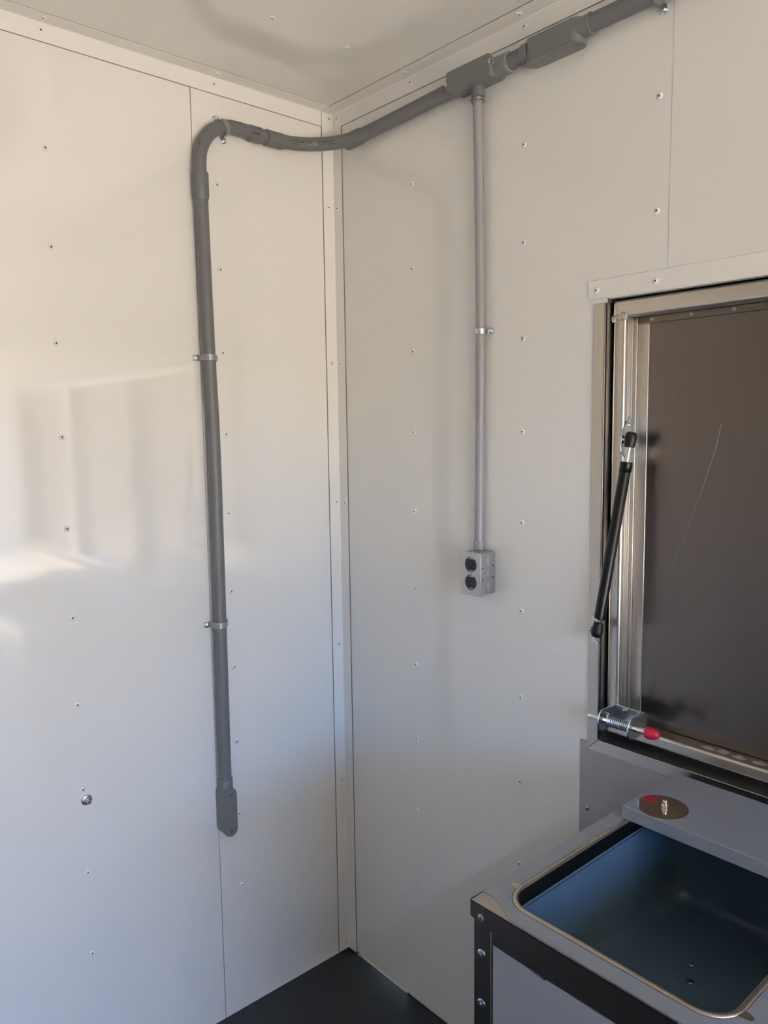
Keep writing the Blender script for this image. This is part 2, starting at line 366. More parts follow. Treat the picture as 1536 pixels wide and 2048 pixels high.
# weld bead at the corner of the frame
def weld(p0, p1, n, r):
    bm = B(); p0, p1 = V(p0), V(p1); k = 9
    for i in range(k):
        q = p0.lerp(p1, i / (k - 1)) + V((random.uniform(-.0006, .0006), 0, random.uniform(-.0009, .0009)))
        rr = r * random.uniform(0.8, 1.15) * (1.25 if i >= k - 3 else 1)
        bmesh.ops.create_uvsphere(bm, u_segments=12, v_segments=8, radius=rr, matrix=Matrix.Translation(q) @ Matrix.Diagonal((0.8, 0.42, 1.05, 1)))
    return obj('weld_bead', bm, 'weld', hatch, smooth=True, norm=False)
weld((0.8755, 0.0175, 1.8035), (0.9015, 0.0178, 1.8065), NY, 0.0068)
weld((X1 - .002, 0.0175, 1.8035), (X1 - SW, 0.0178, 1.8065), NY, 0.0046)
# patches where tape glue was torn off the lower rail
bm = B()
for i in range(5):
    x = 1.085 + i * 0.032; poly = []
    for k in range(7):
        a = 2 * math.pi * k / 7; poly.append((x + math.cos(a) * random.uniform(.009, .017), 0.036 + math.sin(a) * random.uniform(.006, .012)))
    obj('tape_residue', prism(B(), poly, (0, 0, Z0 + 0.0244), PX, PY, PZ, 0.0004), 'adhesive', hatch)

# stainless splash panel on the wall under the hatch
spl = thing('splash_panel', 'smudged stainless splash panel on the wall below the service hatch', 'wall panel', (0.8245, 0, 0.25))
obj('sheet', prism(B(), [(0.8245, 0.25), (2.99, 0.25), (2.99, 0.920), (0.8245, 0.920)], (0, -0.0010, 0), PX, PZ, NY, 0.0010), 'alu_dull', spl)
for z in (0.882, 0.480):
    if z < .6: rivet(spl, (0.8450, -0.0020, z), NY, RIV_S)
rivet(spl, (0.8450, -0.0020, 0.7700 + .0), NY, RIV_S); rivet(spl, (2.97, -0.0020, 0.77), NY, RIV_S)

# ------------------------------------------------------------------ gas strut
gs = thing('gas_strut', 'black gas strut slanting across the left side of the service hatch', 'gas strut', (0.883, -0.036, 1.179))
A = V((0.8835, -0.0350, 1.1760)); D = V((0.9195, 0.0160, 1.5640)); ax = (D - A).normalized(); LEN = (D - A).length
u_, v_ = frame(ax)
cyl = obj('cylinder', lathe(B(), A + ax * 0.024, ax, [(0, 0.0092), (0.002, 0.0112), (0.302, 0.0112), (0.3025, 0.0112)], 24), 'black_gloss', gs, smooth=40)
obj('collar', lathe(B(), A + ax * 0.326, ax, [(0, 0.0112), (0.0012, 0.0122), (0.0195, 0.0122), (0.0205, 0.0112), (0.0205, 0.0055)], 24), 'black_gloss', cyl, smooth=40)
obj('rod', lathe(B(), A + ax * 0.34, ax, [(0, 0.0048), (LEN - 0.34 - 0.006, 0.0048)], 16), 'chrome', gs, smooth=40)
def socket(p, a, s, nm='end_fitting'):
    return obj(nm, lathe(B(), p - a * 0.013 * s, a * s, [(0, 0.005), (0.0012, 0.0088), (0.005, 0.0112), (0.010, 0.0120), (0.018, 0.0118), (0.026, 0.0105), (0.0300, 0.0100), (0.031, 0.0085)], 20), 'black', gs, smooth=40)
socket(D + ax * 0.001, ax, -1); socket(A - ax * 0.001, ax, 1)
# upper bracket: triangular plate on the inner face of the stile, ball stud sideways
bx = X0 + SW + 0.0012
br = obj('bracket', prism(B(), [(0.016 - .014, 1.538), (0.034, 1.515), (0.037, 1.519), (0.037, 1.606), (0.033, 1.610), (0.030, 1.608), (0.004, 1.576), (0.001, 1.566), (0.000, 1.546)], (bx, 0.006, 0), PY, PZ, PX, 0.0018), 'zinc', gs, bevel=0.0005)
obj('screw', lathe(B(), (bx + .0018, 0.035, 1.5915), PX, [(0, 0.005), (0.001, 0.005), (0.0026, 0.0034), (0.0032, 0.0012)], 14), 'zinc', br, smooth=True)
obj('screw', lathe(B(), (bx + .0018, 0.035, 1.532), PX, [(0, 0.005), (0.001, 0.005), (0.0026, 0.0034), (0.0032, 0.0012)], 14), 'zinc', br, smooth=True)
obj('ball_stud', lathe(B(), (bx, 0.0150, 1.5625), PX, [(0, 0.0085), (0.003, 0.0085), (0.0032, 0.005), (0.016, 0.005)], 16), 'zinc', br, smooth=40)
# lower bracket: plate on the jamb face, bent ear
bm = B(); prism(bm, rrect(0.8500, 0.8660, 1.1360, 1.1960, 0.003, 3), (0, -0.003, 0), PX, PZ, NY, 0.0018)
prism(bm, [(0.003, 1.139), (0.0045, 1.139), (0.030, 1.172), (0.030, 1.180), (0.0045, 1.190), (0.003, 1.190)], (0.8665, 0, 0), NY, PZ, PX, 0.0018)
prism(bm, [(0.8505, -0.0045), (0.8683, -0.0045), (0.8683, -0.003), (0.8505, -0.003)], (0, 0, 1.139), PX, PY, PZ, 0.051)
br2 = obj('bracket', bm, 'zinc', gs, bevel=0.0004)
for z in (1.1895, 1.1425): obj('screw', lathe(B(), (0.8560, -0.0048, z), NY, [(0, 0.0045), (0.0008, 0.0045), (0.0022, 0.0030), (0.0024, 0.0012), (0.0016, 0.0010)], 14), 'zinc', br2, smooth=True)
obj('ball_stud', lathe(B(), (0.8650, -0.0300, 1.1755), PX, [(0, 0.006), (0.003, 0.006), (0.0032, 0.0045), (0.016, 0.0045)], 14), 'zinc', br2, smooth=40)

# ------------------------------------------------------------------ spring latch
lt = thing('spring_latch', 'zinc spring bolt latch with red tipped rod at the hatch corner', 'latch', (0.90, 0.016, 0.97))
LYc, LZc = -0.0330, 0.9930
def LP(x): return V((x, LYc, LZc + (x - 0.94) * 0.02))
FW, BW = 0.9020, 0.9660
bm = B()
def flange(bm, x):
    pts = []                                                    # rounded plate standing out from the frame
    for i in range(17):
        a = math.radians(-70 + 220 * i / 16) ; pts.append((-LYc + 0.0205 * math.cos(a) * 1.0, LZc + 0.0215 * math.sin(a)))
    pts2 = [(-0.0155, LZc - 0.0200), (-LYc, LZc - 0.0235)] + [(-LYc + 0.0215 * math.cos(math.radians(-80 + 160 * i / 14)), LZc + 0.0235 * math.sin(math.radians(-80 + 160 * i / 14))) for i in range(15)] + [(-LYc, LZc + 0.0235), (-0.0155, LZc + 0.0200)]
    prism(bm, pts2, (x, 0, 0), NY, PZ, PX, 0.0032)
flange(bm, FW - .0032); flange(bm, BW)
box(bm, FW - .001, BW + .001, 0.0120, 0.0158, LZc - 0.0200, LZc + 0.0200)
brk = obj('bracket', bm, 'zinc', lt, bevel=0.0006)
obj('rod', lathe(B(), LP(0.8650), PX + V((0, 0, 0.02)), [(0, 0.0050), (0.0015, 0.0062), (0.134, 0.0062)], 18), 'chrome', lt, smooth=40)
bm = B(); path = []
for i in range(12 * 14 + 1):
    a = i / 14 * 2 * math.pi; x = FW + 0.012 + (BW - FW - 0.0135) * i / (12 * 14); c = LP(x)
    path.append(c + V((0, math.cos(a) * 0.0098, math.sin(a) * 0.0098)))
obj('spring', tube(bm, path, 0.00115, 8), 'zinc', lt, smooth=True)
e = LP(0.9955)
obj('red_cap', lathe(B(), e, PX + V((0, 0, 0.02)), [(0, 0.0066), (0.001, 0.0102), (0.004, 0.0120), (0.009, 0.0124), (0.015, 0.0112), (0.023, 0.0088), (0.0265, 0.0066), (0.0275, 0.0040)], 22), 'red', lt, smooth=60)['label'] = 'red vinyl cap on the rod'
c = LP(FW + 0.010)
bm = B(); tube(bm, [c + V((0, -0.004, 0.016)), c + V((0.0005, -0.006, -0.0165))], 0.0012, 8)
tube(bm, [c + V((0, -0.004, 0.0115)) + V((math.sin(t) * 0.0035, 0, math.cos(t) * 0.0035 + 0.004)) for t in [k * math.pi / 5 for k in range(10)]], 0.0009, 6, close=True)
obj('cotter_pin', bm, 'zinc', lt, smooth=True)
for (x, z, l) in ((0.922, 0.0165, 1), (0.922, -0.0165, -1), (0.955, 0.0165, 0)):
    bm = B(); prism(bm, hexprof(0.0052), (x, 0.0120, LZc + z), PX, PZ, NY, 0.0042)
    lathe(bm, (x, 0.0078, LZc + z), NY, [(0, 0.0026), (0.004, 0.0026), (0.0045, 0.002)], 12)
    obj('bolt', bm, 'zinc', brk, bevel=0.0004)
for z in (0.0170, -0.0195):
    obj('tab', prism(B(), [(0.926, LZc + z - .001), (0.938, LZc + z + 0.004), (0.9375, LZc + z + 0.0072), (0.9255, LZc + z + 0.0022)], (0, 0.006, 0), PX, PZ, NY, 0.012), 'zinc', brk, bevel=0.0005)

# ------------------------------------------------------------------ conduit
R1 = 0.0167
def bell(p, a, l, r, flare=0.0032):
    return [(0, r), (0.0005, r + flare), (l - 0.008, r + flare), (l, r + 0.0002)]
def text_marks(parent, path, r, ang, rows, start, length, h, seed, normal):
    """rows of tiny unreadable print wrapped on a bent pipe: short raised ink strokes"""
    rnd = random.Random(seed); bm = B(); n = len(path)
    acc = [0]
    for a, b in zip(path, path[1:]): acc.append(acc[-1] + (b - a).length)
    def at(s):
        for i in range(n - 1):
            if acc[i + 1] >= s:
                t = (s - acc[i]) / max(1e-9, acc[i + 1] - acc[i]); return path[i].lerp(path[i + 1], t), (path[i + 1] - path[i]).normalized()
        return path[-1], (path[-1] - path[-2]).normalized()
    for row in range(rows):
        s = start
        while s < start + length:
            w_ = rnd.uniform(.0010, .0022)
            if rnd.random() < .82:
                p, t = at(s); q, t2 = at(s + w_)
                quad = []
                for (pp, tt) in ((p, t), (q, t2)):
                    nn = V(normal); nn = (nn - tt * nn.dot(tt)).normalized(); bb = tt.cross(nn)
                    for dz in (0, rnd.uniform(.55, 1) * h):
                        a_ = ang + (row * h * 1.5 + dz) / r
                        quad.append(pp + (nn * math.cos(a_) + bb * math.sin(a_)) * (r + 0.0003))
                vs = [bm.verts.new(x) for x in (quad[0], quad[1], quad[3], quad[2])]; bm.faces.new(vs)
            s += w_ + rnd.uniform(.0004, .0012)
            if rnd.random() < .10: s += .003
    o = obj('printed_marking', bm, 'ink', parent); o['kind'] = 'stuff'
    return o

drop = thing('electrical_conduit', 'thick grey conduit down the left wall with an elbow at the top', 'conduit', (0.021, -0.416, 0.685))
lower = [(0.0215, -0.4165, 0.670), (0.021, -0.4140, 1.10), (0.021, -0.4125, 1.54), (0.021, -0.4170, 1.77), (0.021, -0.4200, 2.0), (0.021, -0.4215, 2.150)]
obj('pipe', tube(B(), catmull(lower, 6), R1, 24), 'pvc', drop, smooth=50)
obj('coupling', lathe(B(), (0.021, -0.4218, 2.2040), NZ, bell(0, 0, 0.064, R1), 24), 'pvc', drop, smooth=30)
el = catmull([(0.021, -0.4218, 2.160), (0.021, -0.4222, 2.231), (0.021, -0.4150, 2.266), (0.021, -0.3960, 2.298), (0.021, -0.3690, 2.319), (0.021, -0.3420, 2.3275), (0.021, -0.3120, 2.3295), (0.021, -0.2770, 2.3290), (0.021, -0.2200, 2.3275)], 8)
elb = obj('elbow', tube(B(), el, R1, 24), 'pvc', drop, smooth=50)
text_marks(elb, el, R1, -0.85, 1, 0.085, 0.030, 0.0032, 3, (1, 0, 0)); text_marks(elb, el, R1, -0.95, 2, 0.185, 0.055, 0.0030, 4, (1, 0, 0))

corner = thing('electrical_conduit', 'grey conduit sweeping around the wall corner and on to the tee box', 'conduit', (0.021, -0.22, 2.328))
RC = 0.152
arcp = [V((0.021, -0.256, 2.3275)), V((0.021, -0.215, 2.3285))] + arc((0.021 + RC, -0.0215 - RC, 2.336), (-RC, 0, 0), (0, RC, 0), 0, math.pi / 2, 14)
arcp = [V((p.x, p.y, 2.3275 + 0.0175 * i / (len(arcp) - 1))) for i, p in enumerate(arcp)]
cb = obj('elbow', tube(B(), catmull(arcp + [V((0.195, -0.0215, 2.3455))], 3), R1, 24), 'pvc', corner, smooth=50)
cpath = catmull(arcp, 4)
text_marks(cb, cpath, R1, -0.10, 3, 0.034, 0.046, 0.0026, 5, (1, -1, 0)); text_marks(cb, cpath, R1, -0.10, 3, 0.095, 0.062, 0.0026, 6, (1, -1, 0)); text_marks(cb, cpath, R1, -0.10, 3, 0.172, 0.050, 0.0026, 8, (1, -1, 0))
cpl = obj('coupling', lathe(B(), (0.021, -0.2440, 2.3276), NY, [(0, R1), (0.0065, R1 + 0.003), (0.036, R1 + 0.003), (0.040, R1 + 0.0002)], 24), 'pvc', corner, smooth=30)
word = [V((0.021, -0.284 + i * .002, 2.3277)) for i in range(24)]
# bold maker word at the start of the print on the coupling
def word_on(parent, body, p, size, ang, r):
    cu = bpy.data.curves.new('word', 'FONT'); cu.body = body; cu.size = size; cu.offset = size * 0.03
    to = bpy.data.objects.new('word', cu); me = to.to_mesh(); bm = B(); bm.from_mesh(me); to.to_mesh_clear()
    bpy.data.objects.remove(to); bpy.data.curves.remove(cu)
    for v in bm.verts:
        a = ang + v.co.y / r; s = v.co.x
        v.co = V(p) + V((math.cos(a) * (r + .0004), s, math.sin(a) * (r + .0004)))
    return obj('printed_word', bm, 'ink', parent, norm=False)
word_on(cpl, 'kraloy', (0.021, -0.2800, 2.3277), 0.0075, -0.30, R1 + 0.0031)
text_marks(cpl, [V((0.021, -0.2790 + i * .003, 2.3277)) for i in range(14)], R1 + 0.0031, -0.62, 2, 0.012, 0.024, 0.0028, 9, (1, 0, 0))
obj('coupling', lathe(B(), (0.021, -0.2335, 2.3276), PY, [(0, R1), (0.001, R1 + 0.0032), (0.048, R1 + 0.0032), (0.057, R1 + 0.0002)], 24), 'pvc', corner, smooth=30)

run = corner
obj('pipe', tube(B(), [(0.150, -0.0215, 2.3452), (0.30, -0.0215, 2.3490), (0.487, -0.0215, 2.3560)], R1, 24), 'pvc', run, smooth=50)
obj('coupling', lathe(B(), (0.0900, -0.0225, 2.3430), V((1, 0.0, 0.03)), [(0, R1), (0.001, R1 + 0.0032), (0.052, R1 + 0.0032), (0.066, R1 + 0.0002)], 24), 'pvc', run, smooth=30)

# conduit bodies (local: X along, Y across, Z out of the wall)
def conduit_body(name, label, o, X, Y, Z, length, width, depth, stad, hubs, screws, screw_m, mname='pvc_box', coff=0.0):
    o, X, Y, Z = V(o), V(X), V(Y), V(Z)
    t = thing(name, label, 'conduit fitting', o)
    r = width / 2 - 0.0005 if stad else 0.006
    poly = rrect(-length / 2, length / 2, -width / 2, width / 2, r, 8)
    bm = B(); prism(bm, poly, o, X, Y, Z, depth - 0.003)
    for (p, ax_, prof) in hubs:
        lathe(bm, o + X * p[0] + Y * p[1] + Z * p[2], X * ax_[0] + Y * ax_[1] + Z * ax_[2], prof, 22)
    body = obj('body', bm, mname, t, bevel=0.0025, seg=3)
    e = 0.0012
    cov = obj('cover', prism(B(), rrect(-length / 2 - e, length / 2 + e, -width / 2 - e, width / 2 + e, r + (e if stad else 0), 8), o + Z * (depth - 0.0026), X, Y, Z, 0.0032), mname, t, bevel=0.0012, seg=3)
    for (sx, sy) in screws:
        p = o + X * sx + Y * sy + Z * (depth + 0.0006)
        s = obj('screw', lathe(B(), p, Z, [(0, 0.0042), (0.0007, 0.0042), (0.0013, 0.0032), (0.0013, 0.0011), (0.0004, 0.001)], 16), screw_m, cov, smooth=40)
    return t
HUB = [(0, 0.0205), (0.030, 0.0205), (0.032, 0.0195), (0.032, 0.0170)]
HUBT = [(0, 0.0200), (0.018, 0.0200), (0.020, 0.0192), (0.020, 0.0170)]
conduit_body('conduit_fitting', 'grey oval-covered conduit body at the foot of the left wall conduit', (0, -0.4160, 0.6015), PZ, PY, PX, 0.1290, 0.0370, 0.0445, True,
             [((0.050, 0, 0.0210), (1, 0, 0), [(0, 0.0195), (0.034, 0.0195), (0.036, 0.0185), (0.036, 0.017)])], [(0.050, 0), (-0.050, 0)], 'brass')
conduit_body('conduit_fitting', 'grey tee conduit body with a rectangular cover above the thin conduit', (0.5465, -0.001, 2.3570), PX, PZ, NY, 0.1260, 0.0400, 0.0530, False,
             [((-0.058, 0, 0.0205), (-1, 0, 0), HUBT), ((0.050, 0, 0.0205), (1, 0, 0), [(0, 0.0215), (0.040, 0.0215), (0.042, 0.0205), (0.042, 0.017)]), ((0, -0.012, 0.0175), (0, -1, 0), [(0, 0.0150), (0.028, 0.0150), (0.029, 0.0142), (0.029, 0.0118)]),
              ((0.0640, 0.004, 0.030), (0, 0, 1), [(0, 0.0052), (0.0195, 0.0052)]), ((-0.0640, -0.004, 0.030), (0, 0, 1), [(0, 0.0052), (0.0195, 0.0052)])], [(0.0640, 0.004), (-0.0640, -0.004)], 'zinc')
conduit_body('conduit_fitting', 'grey conduit body with a downward oval cover and two brass screws under the ceiling', (0.7550, -0.0215, 2.3770), PX, PY, NZ, 0.1360, 0.0385, 0.0460, True,
             [((-0.060, 0, 0.0175), (-1, 0, 0), [(0, 0.0195), (0.018, 0.0195), (0.020, 0.0185), (0.020, 0.017)]), ((0.056, 0, 0.0175), (1, 0, 0), [(0, 0.0195), (0.028, 0.0195), (0.0285, 0.0205), (0.0305, 0.0205), (0.0305, 0.017)])], [(0.0530, 0), (-0.0530, 0)], 'brass')
nip = thing('conduit_nipple', 'short grey conduit nipple joining the tee box to the next conduit body', 'conduit', (0.645, -0.0215, 2.359))
obj('pipe', tube(B(), [(0.600, -0.0215, 2.3570), (0.690, -0.0215, 2.3595)], R1, 24), 'pvc', nip, smooth=50)
obj('shoulder_ring', lathe(B(), (0.6395, -0.0215, 2.3580), PX, [(0, R1), (0.0002, R1 + .0036), (0.0016, R1 + .0036), (0.0016, R1 - .002)], 24), 'pvc_light', nip, smooth=30)
tr = thing('electrical_conduit', 'grey conduit leaving along the right wall to the upper right edge', 'conduit', (0.84, -0.0215, 2.359))
obj('pipe', tube(B(), [(0.815, -0.0215, 2.3600), (1.10, -0.0215, 2.3625), (2.4, -0.0215, 2.3640)], R1 * 1.02, 24), 'pvc', tr, smooth=50)

thin = thing('electrical_conduit', 'thin pale grey conduit dropping down the right wall to the outlet', 'conduit', (0.546, -0.0135, 1.31))
obj('pipe', tube(B(), catmull([(0.5455, -0.0145, 1.300), (0.5475, -0.0135, 1.55), (0.5490, -0.0135, 1.82), (0.5465, -0.015, 2.1), (0.5440, -0.0180, 2.345)], 8), 0.0107, 22), 'pvc_light', thin, smooth=50)
bm = B(); lathe(bm, (0.5443, -0.0175, 2.3125), NZ, [(0, 0.0108), (0.0001, 0.0150), (0.0042, 0.0150), (0.0043, 0.0108)], 18)
for k in range(6):
    a = k * math.pi / 3; box(bm, 0.5443 + math.cos(a) * 0.0148 - .002, 0.5443 + math.cos(a) * 0.0148 + .002, -0.0175 + math.sin(a) * 0.0148 - .002, -0.0175 + math.sin(a) * 0.0148 + .002, 2.3075, 2.3122)
obj('locknut', bm, 'strap', thin, smooth=40)
obj('bushing', lathe(B(), (0.5443, -0.0175, 2.3065), NZ, [(0, 0.0108), (0.0001, 0.0128), (0.0030, 0.0128), (0.0031, 0.0108)], 18), 'pvc_light', thin, smooth=40)
obj('connector', lathe(B(), (0.5457, -0.0145, 1.3250), NZ, [(0, 0.0108), (0.0004, 0.0132), (0.0215, 0.0132), (0.0217, 0.011)], 8), 'pvc_light', thin, bevel=0.0006)

# two-ear pipe straps
def strap(label, c, n, pd, r, h, wid=0.0145, ear=0.0165, m='strap', grp=None):
    """c: point on the wall under the pipe centre, n: out of the wall, pd: pipe direction, h: pipe centre height"""
    c, n, pd = V(c), V(n).normalized(), V(pd).normalized(); X = pd.cross(n).normalized()
    t = thing('pipe_strap', label, 'pipe strap', c, grp)
    prof = [(-r - ear, 0.0016), (-r - 0.0010, 0.0016)]; th = 0.0016; ri = r + 0.0004
    prof += [(-ri - th * .5, h * 0.55)] + [(-(ri + th * .5) * math.cos(a), h + (ri + th * .5) * math.sin(a)) for a in [math.pi * i / 14 for i in range(15)]] + [(ri + th * .5, h * 0.55), (r + 0.0010, 0.0016), (r + ear, 0.0016)]
    bm = B()
    def sweep(prof, w0, w1, th):
        lo, hi = [], []
        for i, (x, z) in enumerate(prof):
            a = V((prof[max(i - 1, 0)][0], prof[max(i - 1, 0)][1], 0)); b = V((prof[min(i + 1, len(prof) - 1)][0], prof[min(i + 1, len(prof) - 1)][1], 0))
            tt = (b - a).normalized(); nn = V((-tt.y, tt.x, 0))
            for (lst, s) in ((lo, -.5), (hi, .5)):
                q = V((x, z, 0)) + nn * th * s
                lst.append([bm.verts.new(c + X * q.x + n * q.y + pd * w) for w in (w0, w1)])
        for i in range(len(prof) - 1):
            bm.faces.new((lo[i][0], lo[i][1], lo[i + 1][1], lo[i + 1][0])); bm.faces.new((hi[i][0], hi[i + 1][0], hi[i + 1][1], hi[i][1]))
            bm.faces.new((lo[i][0], lo[i + 1][0], hi[i + 1][0], hi[i][0])); bm.faces.new((lo[i][1], hi[i][1], hi[i + 1][1], lo[i + 1][1]))
        for i in (0, -1): bm.faces.new((lo[i][0], hi[i][0], hi[i][1], lo[i][1]))
    sweep(prof, -wid / 2, wid / 2, th)
    band = obj('band', bm, m, t, bevel=0.0004, seg=1)
    bm = B(); rp = [(-(ri + th * 1.2) * math.cos(a), h + (ri + th * 1.2) * math.sin(a)) for a in [math.pi * i / 14 for i in range(15)]]
    sweep(rp, -0.0016, 0.0016, 0.0016); obj('ridge', bm, m, band, bevel=0.0005, seg=1)
    for s in (-1, 1):
        p = c + X * s * (r + ear * 0.60) + n * 0.0024
        bm = B(); lathe(bm, p, n, [(0, 0.0072), (0.0012, 0.0072), (0.0014, 0.0045)], 18); prism(bm, hexprof(0.0048), p + n * 0.0012, X, pd, n, 0.0042)
        lathe(bm, p + n * .0054, n, [(0, 0.0040), (0.0004, 0.0034)], 14)
        obj('screw', bm, 'zinc', t, bevel=0.0005)
    return t
G = 'pipe straps'
strap('zinc strap with two hex screws over the elbow of the left conduit', (0, -0.3535, 2.3235), PX, (0, 0.92, 0.37), R1, 0.021, 0.012, 0.0150, grp=G)
strap('grey strap holding the left wall conduit at mid height', (0, -0.4155, 1.7690), PX, PZ, R1, 0.021, grp=G)
strap('grey strap holding the left wall conduit low down', (0, -0.4135, 1.0980), PX, PZ, R1, 0.021, grp=G)
strap('small metal strap holding the thin conduit above the outlet', (0.5490, 0, 1.8080), NY, PZ, 0.0107, 0.0135, 0.0115, 0.0165, 'zinc', grp=G)
strap('strap on the conduit at the upper right edge of the view', (0.9800, 0, 2.3615), NY, PX, R1 * 1.02, 0.0215, 0.014, 0.0130, grp=G)

# ------------------------------------------------------------------ outlet box
ob = thing('outlet_box', 'galvanised outlet box with a dark duplex receptacle on the right wall', 'outlet', (0.5555, 0, 1.201))
OX0, OX1, OZ0, OZ1 = 0.5262, 0.5832, 1.2025, 1.3025
bxo = obj('box', prism(B(), rrect(OX0, OX1, OZ0, OZ1, 0.006, 4), (0, 0, 0), PX, PZ, NY, 0.0500), 'galv', ob, bevel=0.0015)
# cover plate with two receptacle openings
from mathutils.geometry import tessellate_polygon
def plate(outer, holes, o, u, v, n, h):
    bm = B(); o, u, v, n = V(o), V(u), V(v), V(n)
    loops = [outer] + holes
    for z, flip in ((0, True), (h, False)):
        vs = [[bm.verts.new(o + u * a + v * b + n * z) for a, b in lp] for lp in loops]
        flat = [x for lp in vs for x in lp]
        tris = tessellate_polygon([[V((a, b, 0)) for a, b in lp] for lp in loops])
        for t in tris:
            try: bm.faces.new([flat[i] for i in t])
            except ValueError: pass
        if z == 0: base = vs
        else: top = vs
    for A, Bv in zip(base, top):
        for i in range(len(A)):
            j = (i + 1) % len(A); bm.faces.new((A[i], A[j], Bv[j], Bv[i]))
    return bm
def duplex(cx, cz, r, flat):
    pts = []
    for k in range(28):
        a = 2 * math.pi * k / 28; x, z = r * math.cos(a), r * math.sin(a); z = max(-flat, min(flat, z)); pts.append((cx + x, cz + z))
    return pts
ocx, ocz = 0.5555, 1.2525
cvp = obj('cover_plate', plate(rrect(0.5243, 0.5868, 1.2012, 1.3032, 0.004, 3), [duplex(ocx, ocz + 0.0208, 0.0178, 0.0178), duplex(ocx, ocz - 0.0208, 0.0178, 0.0178)], (0, -0.0500, 0), PX, PZ, NY, 0.0048), 'galv', ob, bevel=0.0010)
obj('screw', lathe(B(), (ocx, -0.0548, ocz), NY, [(0, 0.0036), (0.0006, 0.0036), (0.0012, 0.0024)], 12), 'zinc', cvp, smooth=True)
for s in (1, -1):
    zc = ocz + s * 0.0208
    bm = B(); prism(bm, duplex(ocx, zc, 0.0164, 0.0130), (0, -0.0470, 0), PX, PZ, NY, 0.0088)
    rc = obj('receptacle', bm, 'bakelite', ob, bevel=0.0008)
    obj('slot', box(B(), ocx - 0.0068, ocx - 0.0050, -0.0560, -0.0540, zc - 0.002, zc + 0.006), 'hole', rc)
    obj('slot', box(B(), ocx + 0.0050, ocx + 0.0068, -0.0560, -0.0540, zc - 0.001, zc + 0.005), 'hole', rc)
    obj('ground_hole', lathe(B(), (ocx, -0.0550, zc - 0.0072), NY, [(0, 0.0024), (0.001, 0.0024)], 10), 'hole', rc)
    obj('gap_shade_disc', prism(B(), duplex(ocx, zc, 0.0180, 0.0180), (0, -0.0490, 0), PX, PZ, NY, 0.0014), 'hole', ob)  # black disc on the solid box front, paints the shade in the gap
    obj('strap_plate', prism(B(), duplex(ocx, zc, 0.0164, 0.0164), (0, -0.0500, 0), PX, PZ, NY, 0.0026), 'galv', ob)
# knock-outs and holes on the visible side
for z in (1.2255, 1.2525, 1.2795):
    bm = B(); ring = [V((OX1 + 0.0002, -0.0190 + math.cos(a) * 0.0105, z + math.sin(a) * 0.0105)) for a in [k * math.pi / 12 for k in range(24)]]
    tube(bm, ring, 0.0008, 6, close=True); lathe(bm, (OX1 - .0005, -0.0190, z), PX, [(0, 0.0098), (0.0011, 0.0098), (0.0013, 0.0090)], 24)
    obj('knockout', bm, 'galv', bxo, smooth=40)
for (y, z) in ((-0.0440, 1.2660), (-0.0440, 1.2390), (-0.0075, 1.2690), (-0.0075, 1.2410)):
    obj('screw_hole', lathe(B(), (OX1 - .0010, y, z), PX, [(0, 0.0022), (0.0012, 0.0022)], 12), 'hole', bxo)

# bolt through the left wall
bo = thing('wall_bolt', 'small flanged bolt sticking out of the left wall near the floor', 'bolt', (0, -0.7665, 0.7405))
bm = B(); lathe(bm, (-0.0005, -0.7665, 0.7405), PX, [(0, 0.0125), (0.0022, 0.0122), (0.0050, 0.0088)], 20)
fl = obj('flange', bm, 'steel_tan', bo, smooth=40)
obj('nut', prism(B(), hexprof(0.0088), (0.003, -0.7665, 0.7405), PY, PZ, PX, 0.0065), 'steel_tan', bo, bevel=0.0008)
obj('stud', lathe(B(), (0.008, -0.7665, 0.7405), PX, [(0, 0.0046), (0.010, 0.0046), (0.011, 0.0038)], 14), 'steel_tan', bo, smooth=40)

# ------------------------------------------------------------------ sink counter
K = thing('sink_counter', 'stainless sink counter with grey protective film standing against the right wall', 'sink counter', (1.034, -0.583, 0.0))
KX0, KX1, KY0, KY1, KZ = 1.0340, 2.05, -0.5830, -0.0040, 0.9060
WELLS = [(1.0720, 1.3930, -0.5460, -0.0480), (1.4950, 1.8160, -0.5460, -0.0480)]
WR = 0.038
wl_h = [rrect(a, b, c, e, WR, 8) for a, b, c, e in WELLS]
obj('deck', plate([(KX0, KY0), (KX1, KY0), (KX1, KY1), (KX0, KY1)], wl_h, (0, 0, KZ - 0.0025), PX, PY, PZ, 0.0025), 'steel_tan', K)
g = 0.0085
wf = [rrect(a - g, b + g, c - g, e + g, WR + g, 8) for a, b, c, e in WELLS]
film_out = [(1.0345, -0.5570), (1.0600, -0.5560), (1.1050, -0.5805), (1.1300, -0.5815), (1.46, -0.5815), (1.485, -0.568), (1.52, -0.5815), (KX1 - .002, -0.5815), (KX1 - .002, KY1 - .002), (1.0350, KY1 - .002), (1.0345, -0.3)]
obj('deck_film', plate(film_out, wf, (0, 0, KZ + .0001), PX, PY, PZ, 0.0006), 'film', K)['label'] = 'blue-grey protective film with a peeled front corner'
